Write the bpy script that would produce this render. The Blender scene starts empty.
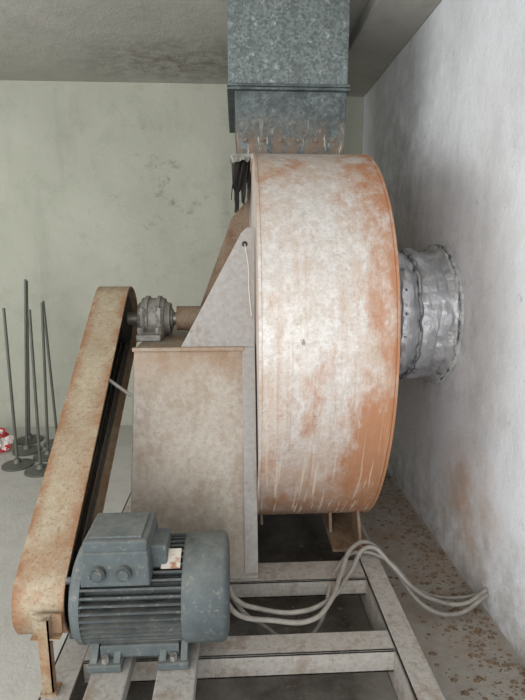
import bpy, bmesh, math, random
from mathutils import Vector, Matrix, noise as mnoise
random.seed(7)
S = bpy.context.scene
try:
    S.view_settings.view_transform = 'Standard'
    S.view_settings.look = 'None'
except Exception: pass
S.view_settings.exposure = -0.05

# ---------------------------------------------------------------- helpers
def srgb(r, g, b):
    def f(c):
        c = c/255.0
        return c/12.92 if c <= 0.04045 else ((c+0.055)/1.055)**2.4
    return (f(r), f(g), f(b), 1.0)

class NB:
    def __init__(s, name):
        s.m = bpy.data.materials.new(name); s.m.use_nodes = True
        s.t = s.m.node_tree; s.n = s.t.nodes; s.l = s.t.links
        s.bsdf = s.n['Principled BSDF']
        s.co = s.n.new('ShaderNodeTexCoord').outputs['Object']
    def vec(s, scale=(1,1,1), loc=(0,0,0)):
        m = s.n.new('ShaderNodeMapping'); m.inputs['Scale'].default_value = scale
        m.inputs['Location'].default_value = loc
        s.l.new(s.co, m.inputs['Vector']); return m.outputs['Vector']
    def noise(s, scale, detail=6, rough=0.6, vscale=(1,1,1), loc=(0,0,0), dist=0.0):
        n = s.n.new('ShaderNodeTexNoise')
        n.inputs['Scale'].default_value = scale; n.inputs['Detail'].default_value = detail
        n.inputs['Roughness'].default_value = rough; n.inputs['Distortion'].default_value = dist
        s.l.new(s.vec(vscale, loc), n.inputs['Vector']); return n.outputs['Fac']
    def voro(s, scale, out='Color', feature='F1'):
        n = s.n.new('ShaderNodeTexVoronoi'); n.inputs['Scale'].default_value = scale; n.feature = feature
        s.l.new(s.co, n.inputs['Vector']); return n.outputs[out]
    def ramp(s, fac, a, b, v0=0.0, v1=1.0):
        n = s.n.new('ShaderNodeMapRange'); n.clamp = True
        n.inputs['From Min'].default_value = a; n.inputs['From Max'].default_value = b
        n.inputs['To Min'].default_value = v0; n.inputs['To Max'].default_value = v1
        s.l.new(fac, n.inputs['Value']); return n.outputs['Result']
    def math(s, op, a, b):
        n = s.n.new('ShaderNodeMath'); n.operation = op
        for i, v in enumerate((a, b)):
            if isinstance(v, (int, float)): n.inputs[i].default_value = v
            else: s.l.new(v, n.inputs[i])
        return n.outputs[0]
    def mix(s, fac, a, b):
        n = s.n.new('ShaderNodeMix'); n.data_type = 'RGBA'
        if isinstance(fac, (int, float)): n.inputs[0].default_value = fac
        else: s.l.new(fac, n.inputs[0])
        for i, v in ((6, a), (7, b)):
            if isinstance(v, tuple): n.inputs[i].default_value = v
            else: s.l.new(v, n.inputs[i])
        return n.outputs[2]
    def axis(s, k):
        n = s.n.new('ShaderNodeSeparateXYZ'); s.l.new(s.co, n.inputs[0]); return n.outputs[k]
    def blob(s, c, r, soft=1.0):
        """1 at c falling to 0 at distance r (object space)"""
        n = s.n.new('ShaderNodeVectorMath'); n.operation = 'SUBTRACT'
        s.l.new(s.co, n.inputs[0]); n.inputs[1].default_value = c
        q = s.n.new('ShaderNodeVectorMath'); q.operation = 'DIVIDE'
        s.l.new(n.outputs[0], q.inputs[0]); q.inputs[1].default_value = r
        k = s.n.new('ShaderNodeVectorMath'); k.operation = 'LENGTH'
        s.l.new(q.outputs[0], k.inputs[0])
        return s.ramp(k.outputs['Value'], 1-soft, 1.0, 1.0, 0.0)
    def done(s, col, rough=0.7, metal=0.0, bump=None, bs=0.3, bd=0.01):
        if isinstance(col, tuple): s.bsdf.inputs['Base Color'].default_value = col
        else: s.l.new(col, s.bsdf.inputs['Base Color'])
        if isinstance(rough, (int, float)): s.bsdf.inputs['Roughness'].default_value = rough
        else: s.l.new(rough, s.bsdf.inputs['Roughness'])
        s.bsdf.inputs['Metallic'].default_value = metal
        if bump is not None:
            b = s.n.new('ShaderNodeBump'); b.inputs['Strength'].default_value = bs
            b.inputs['Distance'].default_value = bd
            s.l.new(bump, b.inputs['Height']); s.l.new(b.outputs['Normal'], s.bsdf.inputs['Normal'])
        return s.m

def plain(name, c, rough=0.6, metal=0.0, var=0.25, scale=25):
    k = NB(name); f = k.noise(scale)
    d = tuple(x*(1-var) for x in c[:3])+(1,)
    return k.done(k.mix(k.ramp(f, .35, .7), c, d), rough, metal, f, .15, .004)

# ---------------------------------------------------------------- materials
def mat_concrete_wall(name, a, b, dirt, extra=None, bs=.4):
    k = NB(name)
    n1 = k.noise(1.3, 8, .6); n2 = k.noise(7, 8, .7); n3 = k.noise(70, 4, .6)
    c = k.mix(k.ramp(n1, .35, .68), a, b)
    c = k.mix(k.ramp(n2, .52, .78, 0, .45), c, dirt)
    st = k.noise(3.0, 6, .6, (1.6, 1.6, .25))
    c = k.mix(k.ramp(st, .56, .8, 0, .5), c, dirt)
    if extra: c = extra(k, c)
    h = k.math('ADD', k.math('MULTIPLY', n2, 1.0), k.math('MULTIPLY', n3, .35))
    return k.done(c, .92, 0, h, bs, .02)

def ex_back(k, c):
    sp = k.ramp(k.noise(5, 8, .78, (1, 1, 1.2)), .54, .64)
    f = k.math('MULTIPLY', k.blob((-.45, 4.1, 1.9), (.65, 1, .8)), sp)
    c = k.mix(k.math('MULTIPLY', f, .7), c, srgb(84, 84, 74))
    sc = k.ramp(k.noise(4, 9, .8, (1, 1, 1), (8, 3, 1), 1.5), .66, .70)
    return k.mix(k.math('MULTIPLY', sc, .35), c, srgb(110, 110, 100))
def ex_right(k, c):
    n = k.ramp(k.noise(6, 6, .6), .3, .6)
    f = k.math('MULTIPLY', k.blob((.99, 2.0, .32), (.4, .34, .38)), n)
    c = k.mix(k.math('MULTIPLY', f, 1.0), c, srgb(184, 146, 112))
    n2 = k.ramp(k.noise(3.2, 7, .7, (1, 1, .5)), .48, .70)
    c = k.mix(k.math('MULTIPLY', n2, .4), c, srgb(172, 170, 165))
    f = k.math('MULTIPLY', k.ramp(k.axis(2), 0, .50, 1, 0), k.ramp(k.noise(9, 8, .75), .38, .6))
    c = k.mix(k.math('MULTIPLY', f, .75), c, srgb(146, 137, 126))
    f = k.math('MULTIPLY', k.blob((.99, 3.3, 1.9), (.5, 1.2, 1.0)), k.ramp(k.noise(5, 8, .75), .38, .62))
    c = k.mix(k.math('MULTIPLY', f, .6), c, srgb(120, 120, 116))  # shade behind the casing and into the corner, painted into the wall colour
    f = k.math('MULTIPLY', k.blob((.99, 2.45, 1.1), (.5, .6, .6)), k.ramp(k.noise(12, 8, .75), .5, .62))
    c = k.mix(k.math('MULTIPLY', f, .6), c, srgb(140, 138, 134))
    pit = k.ramp(k.noise(22, 5, .7), .64, .70)
    return k.mix(k.math('MULTIPLY', pit, .45), c, srgb(146, 146, 144))
M_back = mat_concrete_wall('plaster_back', srgb(179, 180, 166), srgb(165, 166, 152), srgb(137, 138, 124), ex_back)
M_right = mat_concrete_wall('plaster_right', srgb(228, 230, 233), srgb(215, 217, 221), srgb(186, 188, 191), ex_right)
def ex_ceil(k, c):
    n = k.ramp(k.noise(9, 7, .7), .42, .6)
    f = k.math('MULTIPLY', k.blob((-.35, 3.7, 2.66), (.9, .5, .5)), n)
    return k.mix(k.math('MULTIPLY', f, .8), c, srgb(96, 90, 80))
M_ceil = mat_concrete_wall('ceiling_concrete', srgb(178, 176, 168), srgb(160, 158, 150), srgb(136, 133, 124), ex_ceil)
def ex_floor(k, c):
    n = k.ramp(k.noise(26, 10, .85), .38, .68)
    f = k.math('MULTIPLY', k.blob((.9, 1.7, 0), (.75, 2.4, 1), .6), n)
    c = k.mix(k.math('MULTIPLY', f, .6), c, srgb(112, 100, 88))
    f = k.blob((.9, 1.7, 0), (.6, 2.4, 1), .5)
    c = k.mix(k.math('MULTIPLY', f, .4), c, srgb(146, 138, 129))
    n = k.ramp(k.noise(8, 8, .7), .46, .62)
    f = k.math('MULTIPLY', k.blob((.8, 2.2, 0), (.4, .9, 1)), n)
    c = k.mix(k.math('MULTIPLY', f, .65), c, srgb(150, 112, 82))
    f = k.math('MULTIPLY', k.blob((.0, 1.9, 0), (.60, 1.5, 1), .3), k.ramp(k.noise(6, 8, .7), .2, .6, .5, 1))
    return k.mix(k.math('MULTIPLY', f, .9), c, srgb(66, 58, 50))  # dirt under the frame, with the shade there painted in as well
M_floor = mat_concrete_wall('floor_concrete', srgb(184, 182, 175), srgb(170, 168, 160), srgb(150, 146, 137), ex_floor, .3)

def mat_rusty(name, base, base2, rust, rust2, t0=.5, t1=.7, sc=4.0, speck=.5, metal=.25, rough=.45,
              grad=None, streak=.5, extra=None, rmax=.9):
    k = NB(name)
    n1 = k.noise(sc, 10, .68, (1, 1, .7)); n2 = k.noise(sc*9, 6, .7); n3 = k.noise(120, 3, .6)
    c = k.mix(k.ramp(n2, .35, .68), base, base2)
    s1 = k.noise(9, 6, .6, (3.2, 3.2, .22))
    f = k.math('ADD', n1, k.math('MULTIPLY', k.math('SUBTRACT', s1, .5), streak))
    f = k.math('ADD', f, k.math('MULTIPLY', k.math('SUBTRACT', n2, .5), .35))
    if grad: f = k.math('ADD', f, grad(k))
    r = k.ramp(f, t0, t1)
    rc = k.mix(k.ramp(n2, .35, .65), rust, rust2)
    c = k.mix(k.math('MULTIPLY', r, rmax), c, rc)
    sp = k.ramp(k.noise(48, 4, .7), .58, .68, 0, speck)
    c = k.mix(sp, c, tuple(x*.55 for x in rust[:3])+(1,))
    if extra: c = extra(k, c)
    h = k.math('ADD', k.math('MULTIPLY', n2, .5), k.math('MULTIPLY', n3, .3))
    return k.done(c, k.ramp(r, 0, 1, rough, .8), metal, h, .3, .004)

def cas_grad(k):
    x = k.ramp(k.axis(0), .36, .56, -.02, .10)
    z = k.ramp(k.axis(2), .25, 1.0, .14, 0)
    b = k.math('MULTIPLY', k.blob((.30, 1.7, 1.15), (.26, .4, .45)), -.07)
    t = k.math('MULTIPLY', k.blob((.1, 2.0, 1.78), (.45, .6, .3)), .10)
    l = k.ramp(k.axis(0), .077, .13, .06, 0)
    return k.math('ADD', k.math('ADD', x, z), k.math('ADD', b, k.math('ADD', t, l)))
def cas_extra(k, c):
    n = k.noise(4.5, 9, .74, (1.4, 1.4, .6), (3, 1, 2))
    xg = k.ramp(k.axis(0), .32, .56, -.06, .16)
    zt = k.math('MULTIPLY', k.blob((.40, 1.8, .66), (.38, .8, .5)), .14)
    tt = k.math('MULTIPLY', k.blob((.12, 2.0, 1.74), (.3, .6, .2)), .11)
    o = k.ramp(k.math('ADD', n, k.math('ADD', xg, k.math('ADD', zt, tt))), .50, .66)
    c = k.mix(k.math('MULTIPLY', o, .85), c, srgb(170, 110, 66))
    # brown grime low on the drum
    g = k.math('MULTIPLY', k.ramp(k.axis(2), .30, .85, 1, 0), k.ramp(k.noise(4, 8, .7, (2.0, 2.0, .4), (2, 8, 2)), .32, .54))
    c = k.mix(k.math('MULTIPLY', g, .8), c, srgb(150, 104, 70))
    # broad brown run-down streaks
    s = k.noise(11, 5, .6, (3.0, .2, .12), (6, 2, 0)); zf0 = k.ramp(k.axis(2), .5, 1.5, 1, .25)
    c = k.mix(k.math('MULTIPLY', k.ramp(s, .54, .68), k.math('MULTIPLY', zf0, .5)), c, srgb(158, 112, 78))
    zf = k.ramp(k.axis(2), .35, .90, 1.0, 0.0)
    for sc, lo, off in ((20, .60, (5, 5, 5)), (30, .62, (1, 7, 3))):
        s2 = k.noise(sc, 3, .5, (3.0, .2, .07), off)
        c = k.mix(k.math('MULTIPLY', k.ramp(s2, lo, lo+.05), k.math('MULTIPLY', zf, .8)), c, srgb(222, 208, 190))
    sp = k.ramp(k.noise(95, 4, .75), .48, .66, 0, .3); c = k.mix(sp, c, srgb(134, 112, 98))
    ch = k.ramp(k.noise(16, 7, .75, (1, 1, 1), (9, 2, 4)), .66, .69)
    return k.mix(k.math('MULTIPLY', ch, .7), c, srgb(96, 70, 54))
M_case = mat_rusty('silver_paint_rusting', srgb(212, 208, 204), srgb(190, 184, 178), srgb(172, 145, 122), srgb(194, 174, 157),
                   .41, .66, 3.2, .26, .12, .42, cas_grad, .5, cas_extra, .78)
def ped_extra(k, c):
    f = k.ramp(k.noise(2.6, 7, .6), .42, .62)
    c = k.mix(k.math('MULTIPLY', f, .4), c, srgb(140, 124, 106))
    f = k.ramp(k.noise(60, 5, .75), .5, .62, 0, .3)
    c = k.mix(f, c, srgb(122, 108, 94))
    e = k.math('MULTIPLY', k.ramp(k.axis(2), .86, 1.02, 0, .8), k.ramp(k.noise(7, 7, .7), .38, .6))
    return k.mix(e, c, srgb(140, 110, 82))
M_ped = mat_rusty('pedestal_paint', srgb(172, 165, 154), srgb(154, 145, 134), srgb(142, 120, 100), srgb(156, 140, 122),
                  .48, .72, 5, .2, .12, .5, None, .3, ped_extra)
M_plate = mat_rusty('gusset_paint', srgb(156, 152, 149), srgb(140, 135, 130), srgb(136, 110, 88), srgb(132, 116, 102),
                    .58, .80, 6, .2, .12, .5)
def g_extra(k, c):
    f = k.ramp(k.noise(3, 7, .6), .40, .62)
    c = k.mix(k.math('MULTIPLY', f, .45), c, srgb(132, 110, 84))
    z = k.ramp(k.axis(2), .30, .85, .75, .1)
    n = k.ramp(k.noise(9, 8, .75), .44, .60)
    c = k.mix(k.math('MULTIPLY', z, n), c, srgb(142, 94, 56))
    for lo, hi in ((-.54, -.492), (-.60, -.64)):
        e = k.math('MULTIPLY', k.ramp(k.axis(0), lo, hi, 0, .9), k.ramp(k.noise(10, 7, .75, (1,1,1), (4,4,lo)), .40, .56))
        c = k.mix(e, c, srgb(136, 88, 52))
    d = k.ramp(k.noise(110, 3, .7), .54, .66, 0, .5)
    return k.mix(d, c, srgb(92, 72, 54))
M_guard = mat_rusty('guard_paint', srgb(172, 162, 141), srgb(160, 148, 125), srgb(150, 128, 98), srgb(140, 118, 90),
                    .48, .76, 6, .2, .08, .6, None, .35, g_extra)
M_frame = mat_rusty('frame_paint', srgb(178, 174, 168), srgb(156, 151, 144), srgb(128, 108, 90), srgb(140, 124, 108),
                    .50, .72, 8, .4, .12, .55)
M_rust = mat_rusty('rusty_steel', srgb(136, 118, 98), srgb(114, 96, 78), srgb(112, 76, 50), srgb(92, 70, 52),
                   .44, .7, 10, .5, .1, .7)
M_bear = mat_rusty('bearing_cast', srgb(148, 146, 140), srgb(116, 114, 108), srgb(104, 90, 74), srgb(82, 72, 60),
                   .54, .70, 14, .5, .2, .55)

def mat_galv(name, dirt):
    k = NB(name)
    v = k.voro(95); sep = k.n.new('ShaderNodeSeparateColor'); k.l.new(v, sep.inputs[0])
    c = k.mix(k.ramp(sep.outputs[0], 0, 1), srgb(88, 96, 95), srgb(126, 135, 134))
    w = k.ramp(k.noise(24, 8, .8), .56, .63); c = k.mix(k.math('MULTIPLY', w, .65), c, srgb(184, 189, 187))
    n = k.noise(6, 6, .7, (2, 2, .35))
    c = k.mix(k.ramp(n, .48, .72, 0, .6), c, srgb(80, 86, 83))
    if dirt:
        c = k.mix(.34, c, srgb(62, 70, 72))
        w = k.ramp(k.noise(10, 6, .7), .44, .58); c = k.mix(k.math('MULTIPLY', w, .65), c, srgb(58, 65, 67))
        z = k.ramp(k.axis(2), 1.88, 2.08, 1, 0)
        r = k.ramp(k.noise(8, 6, .7, (2.5, 2.5, 1)), .42, .56)
        c = k.mix(k.math('MULTIPLY', z, r), c, srgb(122, 100, 80))
        r = k.ramp(k.noise(13, 6, .7, (2.5, 2.5, .6), (4, 4, 4)), .60, .64)
        c = k.mix(k.math('MULTIPLY', z, r), c, srgb(186, 180, 170))
    return k.done(c, .6, .3, k.noise(20), .12, .004)
M_galv = mat_galv('galvanized_sheet', False)
M_galv2 = mat_galv('galvanized_sheet_dirty', True)
def pipe_mat():
    k = NB('pipe_zinc_tape')
    n = k.noise(7, 3, .5, (1, 1, 1), (0, 0, 0), .8); n2 = k.noise(9, 8, .8, (3.5, 1, 1)); n3 = k.noise(30, 6, .7)
    c = k.mix(k.ramp(n, .35, .65), srgb(206, 207, 210), srgb(178, 180, 184))
    c = k.mix(k.ramp(n3, .5, .7, 0, .3), c, srgb(150, 150, 150))
    c = k.mix(k.ramp(n2, .61, .65, 0, .8), c, srgb(98, 110, 124))
    h = k.math('ADD', k.math('MULTIPLY', n, 1.6), k.math('MULTIPLY', n3, .35))
    return k.done(c, .38, .45, h, .7, .02)
M_pipe = pipe_mat()
M_seal = plain('sealant_white', srgb(200, 200, 197), .85, 0, .4, 40)
def seam_mat():
    k = NB('pipe_seam_dark'); n = k.ramp(k.noise(22, 6, .7), .45, .56)
    return k.done(k.mix(n, srgb(178, 180, 180), srgb(92, 100, 110)), .6, .2, k.noise(30), .3, .01)
M_seam = seam_mat()
def motor_mat(name, a, b):
    k = NB(name)
    n = k.noise(10, 7, .7); c = k.mix(k.ramp(n, .35, .65), a, b)
    g = k.n.new('ShaderNodeNewGeometry'); sp = k.n.new('ShaderNodeSeparateXYZ'); k.l.new(g.outputs['Normal'], sp.inputs[0])
    up = k.ramp(sp.outputs[2], .3, 1, 0, .5)
    c = k.mix(k.math('MULTIPLY', up, k.ramp(k.noise(18, 6, .7), .3, .6)), c, srgb(138, 137, 128))
    c = k.mix(k.ramp(k.noise(60, 5, .7), .56, .68, 0, .5), c, srgb(142, 136, 122))
    return k.done(c, .75, 0, n, .2, .004)
M_motor = motor_mat('motor_grey_paint', srgb(88, 96, 98), srgb(72, 80, 82))
M_motor_d = motor_mat('motor_fin_paint', srgb(70, 77, 79), srgb(56, 62, 64))
M_black = plain('black_rubber', srgb(34, 32, 30), .7)
M_belt = plain('dusty_belt', srgb(78, 72, 64), .8)
M_dark = plain('dark_cavity_paint', srgb(48, 44, 40), .85)
M_steel = plain('shaft_steel', srgb(140, 132, 122), .4, .5)
M_cable = plain('cable_grey', srgb(156, 151, 143), .55, 0, .35, 30)
M_wire = plain('thin_wire', srgb(214, 206, 196), .5)
M_pole = plain('pole_dark_steel', srgb(100, 102, 94), .5, .3)
M_label = NB('rating_label'); _n = M_label.noise(60, 3, .6, (.3, 1, 1))
M_label = M_label.done(M_label.mix(M_label.ramp(_n, .52, .60), srgb(206, 198, 186), srgb(168, 122, 98)), .5)
M_torn = plain('torn_canvas', srgb(40, 36, 32), .95)
M_tornL = plain('torn_canvas_grey', srgb(150, 148, 140), .9, 0, .5, 30)
def bag_mat():
    k = NB('bag_red_white')
    f = k.ramp(k.noise(14, 3, .6), .49, .52)
    return k.done(k.mix(f, srgb(190, 40, 44), srgb(225, 215, 210)), .4)
M_bag = bag_mat()
M_debris = plain('rubble', srgb(128, 108, 88), .95, 0, .5, 30)

# ---------------------------------------------------------------- mesh helpers
def root(name):
    e = bpy.data.objects.new(name, None); S.collection.objects.link(e); e.empty_display_size = .1; return e
def add(name, verts, faces, mat, parent=None, bevel=0, smooth=False, seg=2):
    me = bpy.data.meshes.new(name); me.from_pydata([tuple(v) for v in verts], [], faces)
    bm = bmesh.new(); bm.from_mesh(me); bmesh.ops.recalc_face_normals(bm, faces=bm.faces)
    bm.to_mesh(me); bm.free()
    me.materials.append(mat)
    o = bpy.data.objects.new(name, me); S.collection.objects.link(o)
    if parent: o.parent = parent
    if bevel:
        b = o.modifiers.new('bevel', 'BEVEL'); b.width = bevel; b.segments = seg; b.limit_method = 'ANGLE'
        b.angle_limit = math.radians(40)
    if smooth:
        for p in me.polygons: p.use_smooth = True
        try: me.set_sharp_from_angle(angle=math.radians(40))
        except Exception: pass
    return o
def boxdata(x0, x1, y0, y1, z0, z1):
    v = [(x, y, z) for x in (x0, x1) for y in (y0, y1) for z in (z0, z1)]
    f = [(0,1,3,2),(4,6,7,5),(0,4,5,1),(2,3,7,6),(0,2,6,4),(1,5,7,3)]
    return v, f
def box(name, x0, x1, y0, y1, z0, z1, mat, parent=None, bevel=0):
    v, f = boxdata(x0, x1, y0, y1, z0, z1); return add(name, v, f, mat, parent, bevel)
def boxes(name, lst, mat, parent=None, bevel=0):
    V, F = [], []
    for b in lst:
        v, f = boxdata(*b); n = len(V); V += v; F += [tuple(i+n for i in q) for q in f]
    return add(name, V, F, mat, parent, bevel)
def prism_x(name, yz, x0, x1, mat, parent=None, bevel=0, smooth=False):
    n = len(yz); v = [(x0, y, z) for y, z in yz]+[(x1, y, z) for y, z in yz]
    f = [tuple(range(n)), tuple(range(2*n-1, n-1, -1))]+[(i, (i+1) % n, n+(i+1) % n, n+i) for i in range(n)]
    return add(name, v, f, mat, parent, bevel, smooth)
def prism_y(name, xz, y0, y1, mat, parent=None, bevel=0):
    n = len(xz); v = [(x, y0, z) for x, z in xz]+[(x, y1, z) for x, z in xz]
    f = [tuple(range(n)), tuple(range(2*n-1, n-1, -1))]+[(i, (i+1) % n, n+(i+1) % n, n+i) for i in range(n)]
    return add(name, v, f, mat, parent, bevel)
def ring_x(name, outer, inner, x0, x1, mat, parent=None, smooth=True, bevel=0):
    n = len(outer)
    v = [(x0, *p) for p in outer]+[(x1, *p) for p in outer]+[(x0, *p) for p in inner]+[(x1, *p) for p in inner]
    f = []
    for i in range(n):
        j = (i+1) % n
        f += [(i, j, n+j, n+i), (2*n+i, 3*n+i, 3*n+j, 2*n+j), (i, 2*n+i, 2*n+j, j), (n+i, n+j, 3*n+j, 3*n+i)]
    return add(name, v, f, mat, parent, bevel, smooth)
def lathe_x(name, prof, cy, cz, mat, parent=None, seg=64, cap=True, wob=0.0, wf=2.0, xw=0.0):
    """prof: list (x, r)"""
    V, F = [], []
    for pi, (x, r) in enumerate(prof):
        for i in range(seg):
            a = 2*math.pi*i/seg
            q = Vector((math.cos(a)*wf, math.sin(a)*wf, x*14))
            rr = r*(1+wob*mnoise.noise(q)+wob*.4*mnoise.noise(q*3.1)); xx = x+xw*mnoise.noise(q*2.3+Vector((7, 0, 0)))
            V.append((xx, cy+rr*math.cos(a), cz+rr*math.sin(a)))
    for p in range(len(prof)-1):
        for i in range(seg):
            j = (i+1) % seg; F.append((p*seg+i, p*seg+j, (p+1)*seg+j, (p+1)*seg+i))
    if cap:
        F.append(tuple(range(seg))); F.append(tuple(range(len(V)-1, len(V)-seg-1, -1)))
    return add(name, V, F, mat, parent, 0, True)
def cyl(name, p0, p1, r0, r1, mat, parent=None, seg=24):
    p0, p1 = Vector(p0), Vector(p1); d = (p1-p0).normalized()
    a = d.orthogonal().normalized(); b = d.cross(a)
    V = [p0+(a*math.cos(t)+b*math.sin(t))*r0 for t in [2*math.pi*i/seg for i in range(seg)]]
    V += [p1+(a*math.cos(t)+b*math.sin(t))*r1 for t in [2*math.pi*i/seg for i in range(seg)]]
    F = [tuple(range(seg)), tuple(range(2*seg-1, seg-1, -1))]+[(i, (i+1) % seg, seg+(i+1) % seg, seg+i) for i in range(seg)]
    return add(name, V, F, mat, parent, 0, True)
def tube(name, pts, r, mat, parent=None):
    cu = bpy.data.curves.new(name, 'CURVE'); cu.dimensions = '3D'; cu.bevel_depth = r; cu.bevel_resolution = 4
    cu.resolution_u = 16
    sp = cu.splines.new('BEZIER'); sp.bezier_points.add(len(pts)-1)
    for b, p in zip(sp.bezier_points, pts):
        b.co = p; b.handle_left_type = b.handle_right_type = 'AUTO'
    cu.materials.append(mat)
    o = bpy.data.objects.new(name, cu); S.collection.objects.link(o)
    if parent: o.parent = parent
    return o
def belt_outline(ca, ra, cb, rb, n=48):
    d = Vector((cb[0]-ca[0], cb[1]-ca[1])); L = d.length; th = math.atan2(d.y, d.x)
    al = math.acos((ra-rb)/L); P = []
    for i in range(n+1):
        t = th+al+(2*math.pi-2*al)*i/n; P.append((ca[0]+ra*math.cos(t), ca[1]+ra*math.sin(t)))
    for i in range(n+1):
        t = th-al+(2*al)*i/n; P.append((cb[0]+rb*math.cos(t), cb[1]+rb*math.sin(t)))
    return P

# ---------------------------------------------------------------- room
H = 2.664; BY = 4.1; RX = .99; LX = -3.2; FY = -2.2
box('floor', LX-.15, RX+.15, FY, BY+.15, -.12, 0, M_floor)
box('ceiling', LX-.15, RX+.15, FY, BY+.15, H, H+.12, M_ceil)
box('wall_back', LX-.15, RX+.15, BY, BY+.15, 0, H, M_back)
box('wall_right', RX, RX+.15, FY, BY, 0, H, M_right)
WY0, WY1, WZ0, WZ1 = -1.2, 2.6, .8, 2.35
boxes('wall_left', [(LX-.15, LX, FY, BY, 0, WZ0), (LX-.15, LX, FY, BY, WZ1, H), (LX-.15, LX, FY, WY0, WZ0, WZ1), (LX-.15, LX, WY1, BY, WZ0, WZ1)], M_back)
boxes('added_window_1', [(LX-.1, LX-.05, WY0, WY0+.06, WZ0, WZ1), (LX-.1, LX-.05, WY1-.06, WY1, WZ0, WZ1), (LX-.1, LX-.05, WY0, WY1, WZ0, WZ0+.06),
                   (LX-.1, LX-.05, WY0, WY1, WZ1-.06, WZ1), (LX-.1, LX-.05, .67, .73, WZ0, WZ1)], M_pole)  # out-of-view window, added to let in more light from the left
box('ceiling_beam', .68, RX, FY, BY, 2.59, H, M_ceil, None, .008)

AY, AZ = 2.42, 1.105
# ---------------------------------------------------------------- fan
fan = root('centrifugal_fan')
tab = [(-14, .745), (0, .738), (45, .738), (90, .742), (120, .805), (150, .910), (180, .914), (225, .95), (270, 1.0)]
def rad(p):
    for (a, ra), (b, rb) in zip(tab, tab[1:]):
        if p <= b:
            t = (p-a)/(b-a); return ra+(rb-ra)*t
    return tab[-1][1]
prof = []
N = 120
for i in range(N+1):
    p = -14+(284)*i/N; r = rad(p)
    if 70 < p < 258:
        r = sum(rad(p+d) for d in (-12, -6, 0, 6, 12))/5
    t = math.radians(p); prof.append((AY-r*math.sin(t), AZ+r*math.cos(t)))
prof.append((AY+1.0, 1.84))
prism_x('scroll_casing', prof, .080, .550, M_case, fan, .006, True)
def offs(poly, d):
    out = []; n = len(poly)
    for i in range(n):
        a = Vector(poly[i-1]); b = Vector(poly[(i+1) % n]); t = (b-a).normalized()
        out.append((poly[i][0]+t.y*d, poly[i][1]-t.x*d))
    return out
area_ = sum(prof[i][0]*prof[(i+1) % len(prof)][1]-prof[(i+1) % len(prof)][0]*prof[i][1] for i in range(len(prof)))
sg = 1 if area_ > 0 else -1
for nm, xa, xb in (('rim_edge_left', .074, .084), ('rim_edge_right', .547, .556)):
    ring_x(nm, offs(prof, sg*.0025), offs(prof, -sg*.02), xa, xb, M_case, fan)
lathe_x('shaft_hub', [(.03, .09), (.055, .09), (.055, .16), (.08, .16)], AY, AZ, M_plate, fan, 48)
lathe_x('inlet_ring', [(.550, .36), (.570, .36), (.570, .32), (.585, .32)], AY, AZ, M_plate, fan, 64)
prism_y('gusset_front', [(-.235, 1.02), (.022, 1.49), (.045, 1.51), (.074, 1.51), (.074, 1.02)], 2.05, 2.062, M_plate, fan, .002)
cyl('gusset_hole', (.035, 2.047, 1.445), (.035, 2.049, 1.445), .011, .011, M_black, fan)
tube('hanging_wire', [(.035, 2.044, 1.445), (.048, 2.035, 1.36), (.050, 2.034, 1.27), (.060, 2.034, 1.16)], .0018, M_wire, fan)
prism_y('gusset_rear', [(-.24, 1.02), (-.02, 1.60), (.072, 1.70), (.072, 1.02)], 2.80, 2.812, M_rust, fan, .002)
prism_x('support_bracket_right', [(1.90, .19), (2.5, .19), (2.5, .24), (2.10, .30), (1.99, .36)], .505, .517, M_rust, fan)
prism_x('support_bracket_left', [(2.12, .19), (2.5, .19), (2.5, .21), (2.14, .28)], .10, .112, M_rust, fan)
prism_x('support_bracket_inner', [(2.02, .19), (2.5, .19), (2.5, .24), (2.14, .29), (2.06, .32)], .40, .412, M_rust, fan)
boxes('support_foot', [(.39, .55, 1.89, 2.5, .19, .2)], M_rust, fan)

# pedestal
ped = root('bearing_pedestal')
prism_x('pedestal_body', [(1.76, .19), (2.05, 1.025), (2.85, 1.025), (3.05, .19)], -.42, .070, M_ped, ped, .004)
def slope_box(name, x0, x1, z0, z1, t, mat):
    y = lambda z: 1.76+(z-.19)*(.29/.835)
    v = [(x, y(z)+o, z) for x in (x0, x1) for o in (-t, 0.0) for z in (z0, z1)]
    f = [(0,1,3,2),(4,6,7,5),(0,4,5,1),(2,3,7,6),(0,2,6,4),(1,5,7,3)]
    return add(name, v, f, mat, ped, .0015)
slope_box('front_edge_plate', .022, .074, .19, 1.03, .010, M_plate)
box('top_lip', -.425, .03, 2.035, 2.06, 1.015, 1.032, M_ped, ped, .003)
box('foot_flange', -.45, .075, 1.73, 1.78, .19, .2, M_frame, ped, .002)

# bearing housing & shaft
bh = root('bearing_housing')
def hb():
    P = [(AY-.20, 1.025), (AY-.20, 1.055), (AY-.12, 1.062), (AY-.092, 1.09)]
    P += [(AY-.092*math.cos(t), AZ+.006+.092*math.sin(t)) for t in [math.pi*i/20 for i in range(21)]]
    P += [(AY+.092, 1.09), (AY+.12, 1.062), (AY+.20, 1.055), (AY+.20, 1.025)]
    return P
prism_x('housing_body', hb(), -.445, -.335, M_bear, bh, .006, True)
lathe_x('housing_end_cap', [(-.335, .080), (-.312, .074), (-.312, .045), (-.302, .045)], AY, AZ, M_bear, bh, 40)
lathe_x('housing_end_cap_outer', [(-.467, .045), (-.460, .074), (-.445, .080)], AY, AZ, M_bear, bh, 40)
for i, (a, b) in enumerate(((-.425, -.41), (-.37, -.355))):
    lathe_x('housing_rib_%d' % i, [(a, .09), (a, .108), (b, .108), (b, .09)], AY, AZ, M_bear, bh, 40)
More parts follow.
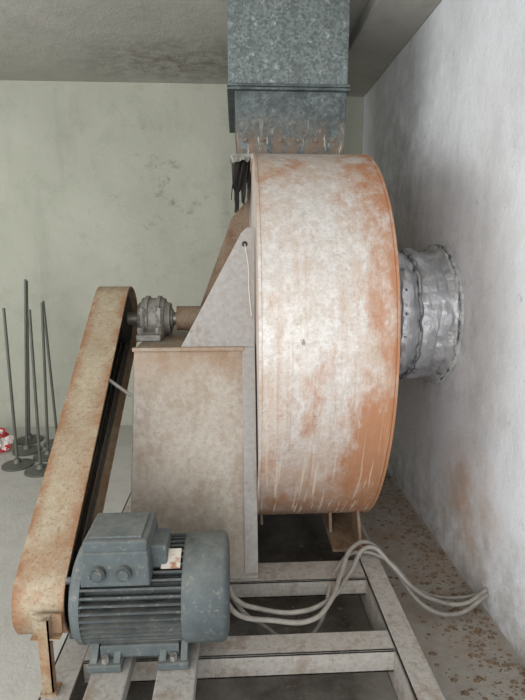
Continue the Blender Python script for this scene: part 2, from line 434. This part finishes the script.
for i, x in enumerate((-.43, -.35)):
    cyl('cap_bolt_%d' % i, (x, AY-.108, 1.06), (x, AY-.108, 1.165), .012, .012, M_bear, bh, 6)
    cyl('cap_bolt_head_%d' % i, (x, AY-.108, 1.135), (x, AY-.108, 1.152), .018, .018, M_bear, bh, 6)
    cyl('base_bolt_%d' % i, (x, AY-.17, 1.05), (x, AY-.17, 1.085), .014, .014, M_bear, bh, 6)
lathe_x('drive_shaft', [(-.60, .03), (.05, .03)], AY, AZ, M_steel, bh, 32)
lathe_x('shaft_sleeve', [(-.285, .03), (-.283, .058), (-.12, .058), (-.118, .078), (-.06, .078), (-.058, .03)], AY, AZ, M_rust, bh, 32)

# ---------------------------------------------------------------- duct
duct = root('galvanized_duct')
def frustum(name, b, z0, t, z1, mat, bevel=.004):
    v = [(b[0], b[2], z0), (b[1], b[2], z0), (b[1], b[3], z0), (b[0], b[3], z0), (t[0], t[2], z1), (t[1], t[2], z1), (t[1], t[3], z1), (t[0], t[3], z1)]
    f = [(0,1,2,3),(4,7,6,5),(0,4,5,1),(1,5,6,2),(2,6,7,3),(3,7,4,0)]
    return add(name, v, f, mat, duct, bevel)
frustum('duct_lower', (.012, .535, 2.60, 3.40), 1.885, (.0, .54, 2.59, 3.41), 2.175, M_galv2)
frustum('duct_upper', (-.03, .54, 2.575, 3.425), 2.195, (-.03, .54, 2.575, 3.425), H, M_galv)
boxes('duct_flange', [(-.035, .55, 2.562, 3.435, 2.170, 2.180), (-.035, .55, 2.564, 3.433, 2.186, 2.198), (-.012,.542,2.575,3.42,2.180,2.188)], M_galv2, duct, .001)
boxes('duct_lower_flange', [(-.02, .55, 2.575, 3.43, 1.862, 1.885)], M_tornL, duct, .002)
for i in range(6):
    cyl('rivet_%d' % i, (.05+i*.085, 2.586, 1.95), (.05+i*.085, 2.598, 1.95), .008, .008, M_rust, duct, 12)
V, F = [], []
random.seed(3); nx = 14
for i in range(nx+1):
    x = .0+.066*i/nx
    zb = 1.68+.05*math.sin(i*.9)+random.uniform(-.02, .03)
    for j in range(5):
        V.append((x-.012*j*.4, 2.62+.012*math.sin(i*1.1+j), 1.865+(zb-1.865)*j/4))
for i in range(nx):
    for j in range(4):
        a = i*5+j; F.append((a, a+5, a+6, a+1))
n0 = len(V)
for i in range(21):
    y = 2.62+.75*i/20; zb = 1.66+.05*math.sin(i*1.7)+random.uniform(-.04, .05)
    for j in range(4):
        V.append((.005+.012*math.sin(i+j), y, 1.865+(zb-1.865)*j/3))
for i in range(20):
    for j in range(3):
        a = n0+i*4+j; F.append((a, a+4, a+5, a+1))
o = add('torn_connector', V, F, M_torn, duct); o.modifiers.new('s', 'SOLIDIFY').thickness = .004
V, F = [], []
for i in range(9):
    x = -.025+.095*i/8
    V += [(x, 2.575+random.uniform(-.006, .006), 1.87), (x, 2.565+random.uniform(-.01, .01), 1.845+random.uniform(-.02, .012))]
for i in range(8): F.append((2*i, 2*i+2, 2*i+3, 2*i+1))
o = add('torn_flange_scrap', V, F, M_tornL, duct); o.modifiers.new('s', 'SOLIDIFY').thickness = .003

# ---------------------------------------------------------------- inlet pipe
ip = root('inlet_pipe')
PY = AY+.06
lathe_x('pipe_body', [(.583, .320), (.60, .322), (.62, .318), (.64, .324), (.66, .318), (.68, .322), (.70, .314), (.712, .302), (.722, .312), (.728, .330), (.745, .334),
                      (.765, .326), (.78, .312), (.80, .300), (.815, .302), (.822, .320), (.84, .326), (.86, .316), (.88, .318), (.90, .306), (.92, .312), (.94, .308), (.955, .320), (.975, .328)],
        PY, AZ, M_pipe, ip, 150, True, .055, 2.8, .012)
lathe_x('pipe_seam', [(.706, .298), (.709, .323), (.717, .324), (.720, .298)], PY, AZ, M_seam, ip, 150, False, .055, 2.8, .012)
lathe_x('pipe_seam_outer', [(.806, .296), (.809, .318), (.816, .318), (.819, .296)], PY, AZ, M_seam, ip, 150, False, .055, 2.8, .012)
lathe_x('wall_sealant_ring', [(.962, .31), (.964, .334), (.972, .342), (.982, .339), (.989, .344)], PY, AZ, M_seal, ip, 120, False, .05, 4.0, .006)
lathe_x('wall_ring_edge', [(.968, .330), (.970, .346), (.975, .347), (.980, .332)], PY, AZ, M_seam, ip, 120, False, .03, 5.0, .006)
for i in range(10):
    a = math.radians(100+i*18)
    cyl('clamp_screw_%d' % i, (.74, PY+.31*math.cos(a), AZ+.31*math.sin(a)), (.74, PY+.340*math.cos(a), AZ+.340*math.sin(a)), .006, .006, M_seam, ip, 8)

# ---------------------------------------------------------------- belt guard
bg = root('belt_guard')
MY, MZ = 1.41, .40
o1 = belt_outline((AY, AZ), .152, (MY, MZ), .118); i1 = belt_outline((AY, AZ), .148, (MY, MZ), .114)
i2 = belt_outline((AY, AZ), .143, (MY, MZ), .109)
ring_x('guard_rim', o1, i1, -.64, -.496, M_guard, bg)
prism_x('guard_back_plate', i1, -.64, -.636, M_dark, bg)
ring_x('guard_lip', i1, i2, -.500, -.496, M_guard, bg)
lathe_x('fan_pulley', [(-.615, .10)]+[(-.61+i*.018+d, r) for i in range(5) for d, r in ((0, .115), (.006, .115), (.009, .1), (.012, .1), (.015, .115))]+[(-.515, .1)], AY, AZ, M_dark, bg, 48)
lathe_x('motor_pulley', [(-.615, .07)]+[(-.61+i*.018+d, r) for i in range(5) for d, r in ((0, .085), (.006, .085), (.009, .07), (.012, .07), (.015, .085))]+[(-.515, .07)], MY, MZ, M_dark, bg, 48)
for i in range(4):
    x = -.598+i*.022
    ring_x('v_belt_%d' % i, belt_outline((AY, AZ), .118, (MY, MZ), .088), belt_outline((AY, AZ), .108, (MY, MZ), .078), x, x+.013, M_belt if i == 3 else M_black, bg)
cyl('stay_rod', (-.515, 1.955, .93), (-.425, 1.985, .845), .007, .007, M_plate, bg, 12)
boxes('guard_foot', [(-.552, -.522, 1.243, 1.248, .19, .42), (-.526, -.522, 1.243, 1.268, .19, .42), (-.558, -.512, 1.235, 1.28, .19, .196), (-.575, -.495, 1.27, 1.276, .36, .42), (-.575,-.495,1.245,1.275,.36,.364)], M_guard, bg)

# ---------------------------------------------------------------- motor
mo = root('electric_motor')
lathe_x('stator_core', [(-.46, .118), (-.145, .118)], MY, MZ, M_motor_d, mo, 64)
V, F = [], []
nf = 44
for i in range(nf):
    a = 2*math.pi*i/nf; ca, sa = math.cos(a), math.sin(a)
    r0, r1, w = .112, .150, .0032
    v, f = boxdata(-.45, -.152, -w, w, r0, r1)
    n = len(V)
    for x, y, z in v: V.append((x, MY+y*sa+z*ca, MZ-y*ca+z*sa))
    F += [tuple(q+n for q in k) for k in f]
add('cooling_fins', V, F, M_motor_d, mo)
lathe_x('end_shield', [(-.492, .045), (-.488, .075), (-.482, .12), (-.474, .140), (-.462, .150), (-.445, .151), (-.442, .118)], MY, MZ, M_motor, mo, 64)
lathe_x('fan_cover', [(-.165, .120), (-.163, .150), (-.155, .156), (-.050, .156), (-.040, .152), (-.034, .142), (-.030, .125), (-.030, .0001)], MY, MZ, M_motor, mo, 72)
lathe_x('motor_shaft', [(-.60, .02), (-.488, .02)], MY, MZ, M_steel, mo, 24)
for i in range(4):
    a = math.radians(45+90*i)
    cyl('shield_bolt_%d' % i, (-.493, MY+.125*math.cos(a), MZ+.125*math.sin(a)), (-.47, MY+.125*math.cos(a), MZ+.125*math.sin(a)), .01, .01, M_motor_d, mo, 6)
tb = [(-.435, 1.262, .505), (-.245, 1.262, .505), (-.245, 1.46, .50), (-.435, 1.46, .50), (-.43, 1.276, .600), (-.25, 1.276, .600), (-.25, 1.45, .600), (-.43, 1.45, .600)]
add('terminal_box', tb, [(0,1,2,3),(4,7,6,5),(0,4,5,1),(1,5,6,2),(2,6,7,3),(3,7,4,0)], M_motor, mo, .005)
box('terminal_box_lid', -.428, -.252, 1.28, 1.446, .597, .630, M_motor, mo, .005)
box('terminal_box_lid_plate', -.412, -.268, 1.296, 1.430, .629, .636, M_motor, mo, .003)
box('terminal_box_neck', -.40, -.25, 1.31, 1.45, .47, .52, M_motor, mo, .006)
box('terminal_box_wing', -.255, -.205, 1.32, 1.42, .52, .59, M_motor, mo, .006)
for i, x in enumerate((-.385, -.315)):
    cyl('knockout_%d' % i, (x, 1.255, .545), (x, 1.275, .545), .021, .021, M_motor_d, mo, 24)
    cyl('knockout_plug_%d' % i, (x, 1.252, .545), (x, 1.256, .545), .014, .014, M_motor, mo, 24)
a = math.radians(118)
c = Vector((-.195, MY+.156*math.cos(a), MZ+.156*math.sin(a))); t = Vector((0, -math.sin(a), math.cos(a))); nrm = Vector((0, math.cos(a), math.sin(a)))
P = [c+Vector((sx*.027, 0, 0))+t*sy*.030+nrm*o for o in (0, .003) for sx, sy in ((-1,-1),(1,-1),(1,1),(-1,1))]
add('rating_plate', P, [(0,3,2,1),(4,5,6,7),(0,1,5,4),(1,2,6,5),(2,3,7,6),(3,0,4,7)], M_label, mo)
boxes('motor_feet', [(-.43, -.335, 1.255, 1.335, .24, .262), (-.235, -.145, 1.255, 1.335, .24, .262), (-.43, -.335, 1.485, 1.565, .24, .262), (-.235, -.145, 1.485, 1.565, .24, .262),
                     (-.42, -.155, 1.32, 1.50, .25, .285), (-.40,-.175,1.285,1.32,.262,.30)], M_motor, mo, .004)
for x0, x1 in ((-.425, -.405), (-.36, -.34), (-.23, -.21), (-.17, -.15)):
    prism_x('foot_web', [(1.265, .262), (1.335, .335), (1.485, .335), (1.555, .262)], x0, x1, M_motor, mo, .002)
for i, (x, y) in enumerate(((-.383, 1.272), (-.19, 1.272), (-.383, 1.545), (-.19, 1.545))):
    cyl('foot_bolt_%d' % i, (x, y, .26), (x, y, .278), .011, .011, M_bear, mo, 6)

# ---------------------------------------------------------------- base frame
fr = root('steel_base_frame')
def channel_y(name, x0, x1, y0, y1, z0, z1, open_to):
    t = .008
    web = (x0, x0+t, y0, y1, z0, z1) if open_to > 0 else (x1-t, x1, y0, y1, z0, z1)
    return boxes(name, [web, (x0, x1, y0, y1, z1-t, z1), (x0, x1, y0, y1, z0, z0+t)], M_frame, fr, .0015)
channel_y('side_rail_right', .485, .568, .75, 3.3, .05, .19, 1)
channel_y('side_rail_left', -.56, -.475, .75, 3.3, .05, .19, 1)
def channel_x(name, x0, x1, y0, y1, z0, z1):
    t = .008
    return boxes(name, [(x0, x1, y0, y0+t, z0, z1), (x0, x1, y0, y1, z1-t, z1), (x0, x1, y0, y1, z0, z0+t)], M_frame, fr, .0015)
channel_x('cross_member_front', -.475, .485, 1.355, 1.44, .11, .189)
channel_x('cross_member_mid', -.475, .485, 1.71, 1.83, .12, .189)
channel_x('cross_member_rear', -.475, .485, 2.9, 3.0, .11, .189)
channel_x('cross_member_near', -.475, .485, .8, .9, .11, .189)
boxes('motor_rails', [(-.42, -.315, .92, 1.74, .189, .238), (-.235, -.125, .92, 1.74, .189, .238)], M_frame, fr, .003)
boxes('frame_pads', [(x, x+.08, y, y+.1, 0, .05) for x in (.487, -.56) for y in (.8, 2.0, 3.15)], M_rust, fr)

# ---------------------------------------------------------------- cables
tube('electrical_cable', [(-.04, 1.46, .36), (-.005, 1.50, .27), (.05, 1.53, .22), (.2, 1.52, .205), (.32, 1.58, .205), (.42, 1.71, .215), (.53, 1.82, .25), (.60, 1.78, .20), (.68, 1.74, .12), (.78, 1.74, .06), (.88, 1.73, .05), (.985, 1.755, .09)], .0085, M_cable)
tube('electrical_cable', [(-.05, 1.44, .33), (.0, 1.47, .24), (.10, 1.48, .21), (.24, 1.48, .205), (.32, 1.56, .215), (.38, 1.68, .235), (.45, 1.80, .265), (.54, 1.86, .24), (.61, 1.80, .18), (.72, 1.71, .06), (.84, 1.70, .03), (.985, 1.745, .075)], .0085, M_cable)
tube('electrical_cable', [(-.03, 1.52, .28), (.02, 1.58, .16), (.10, 1.64, .05), (.20, 1.60, .012), (.28, 1.62, .05), (.38, 1.76, .20), (.5, 1.86, .205), (.6, 1.82, .19), (.72, 1.78, .08), (.9, 1.78, .04), (.985, 1.76, .08)], .007, M_cable)

# ---------------------------------------------------------------- poles with round bases
for bx, by, tx, h in ((-1.49, 3.30, -1.485, 1.07), (-1.53, 3.56, -1.44, 1.24), (-1.30, 3.20, -1.285, 1.07), (-1.34, 3.45, -1.30, 1.09), (-1.60, 3.78, -1.52, 1.22), (-1.36, 3.70, -1.385, 1.08)):
    e = root('steel_pole_stand')
    V, F = [], []
    def lz(prof, n=32):
        for r, z in prof:
            for i in range(n):
                t = 2*math.pi*i/n; V.append((bx+r*math.cos(t), by+r*math.sin(t), z))
        for p in range(len(prof)-1):
            for i in range(n):
                j = (i+1) % n; F.append((p*n+i, p*n+j, (p+1)*n+j, (p+1)*n+i))
        F.append(tuple(range(n))); F.append(tuple(range(len(V)-1, len(V)-n-1, -1)))
    lz([(.10, 0), (.10, .012), (.085, .018), (.03, .024), (.02, .05), (.015, .052)])
    add('base_disc', V, F, M_pole, e, 0, True)
    cyl('rod', (bx, by, .04), (tx, by, h), .010, .009, M_pole, e, 16)

# crumpled bag
bm = bmesh.new(); bmesh.ops.create_icosphere(bm, subdivisions=5, radius=1)
for v in bm.verts:
    d = v.co.copy(); f = 1+.28*mnoise.noise(d*2.3)+.20*abs(mnoise.noise(d*6))+.09*mnoise.noise(d*14)
    v.co = Vector((d.x*.12*f, d.y*.07*f, max(-.066, d.z*.10*f)))
me = bpy.data.meshes.new('plastic_bag'); bm.to_mesh(me); bm.free(); me.materials.append(M_bag)
o = bpy.data.objects.new('plastic_bag', me); o.location = (-1.775, 3.57, .066); S.collection.objects.link(o)

# debris
V, F = [], []
random.seed(11)
for i in range(2000):
    if random.random() < .8:
        x = .975-abs(random.gauss(0, .13)); y = random.uniform(.9, 3.2)
        if x < .6: continue
    else: x = random.uniform(-.4, .45); y = random.uniform(1.0, 2.4)
    s = random.choice((.002, .0025, .003, .004, .008)) * random.uniform(.7, 1.4)
    n = len(V)
    for k in range(5):
        t = 2*math.pi*k/5+random.uniform(-.3, .3); V.append((x+s*1.5*math.cos(t), y+s*math.sin(t), 0.0))
    V.append((x, y, s*.9)); F.append((n+4, n+3, n+2, n+1, n))
    for k in range(5): F.append((n+k, n+(k+1) % 5, n+5))
add('floor_debris', V, F, M_debris)

# ---------------------------------------------------------------- light
W = bpy.data.worlds.new('sky'); S.world = W; W.use_nodes = True
b = W.node_tree.nodes['Background']; b.inputs[0].default_value = (.93, .96, 1, 1); b.inputs[1].default_value = 1.5
def area(name, loc, target, sx, sy, e, col):
    L = bpy.data.lights.new(name, 'AREA'); L.shape = 'RECTANGLE'; L.size = sx; L.size_y = sy; L.energy = e; L.color = col
    o = bpy.data.objects.new(name, L); S.collection.objects.link(o); o.location = loc
    o.rotation_euler = (Vector(target)-Vector(loc)).to_track_quat('-Z', 'Y').to_euler(); return o
area('doorway_daylight', (-1.2, -2.1, 1.5), (0, 2.5, 1.1), 3.6, 2.2, 98, (1, 1, .99))
area('added_window_fill', (LX+.02, .7, 1.57), (0, 1.2, 1.3), 3.4, 1.5, 78, (.98, .99, 1))  # fill lamp added in the left opening to raise the ambient light

cam = bpy.data.cameras.new('camera'); co = bpy.data.objects.new('camera', cam); S.collection.objects.link(co)
co.location = (0, 0, 1.4); co.rotation_euler = (math.radians(79.4), 0, math.radians(-2.95))
cam.sensor_fit = 'VERTICAL'; cam.sensor_height = 36; cam.lens = 25.97; cam.clip_start = .02
S.camera = co
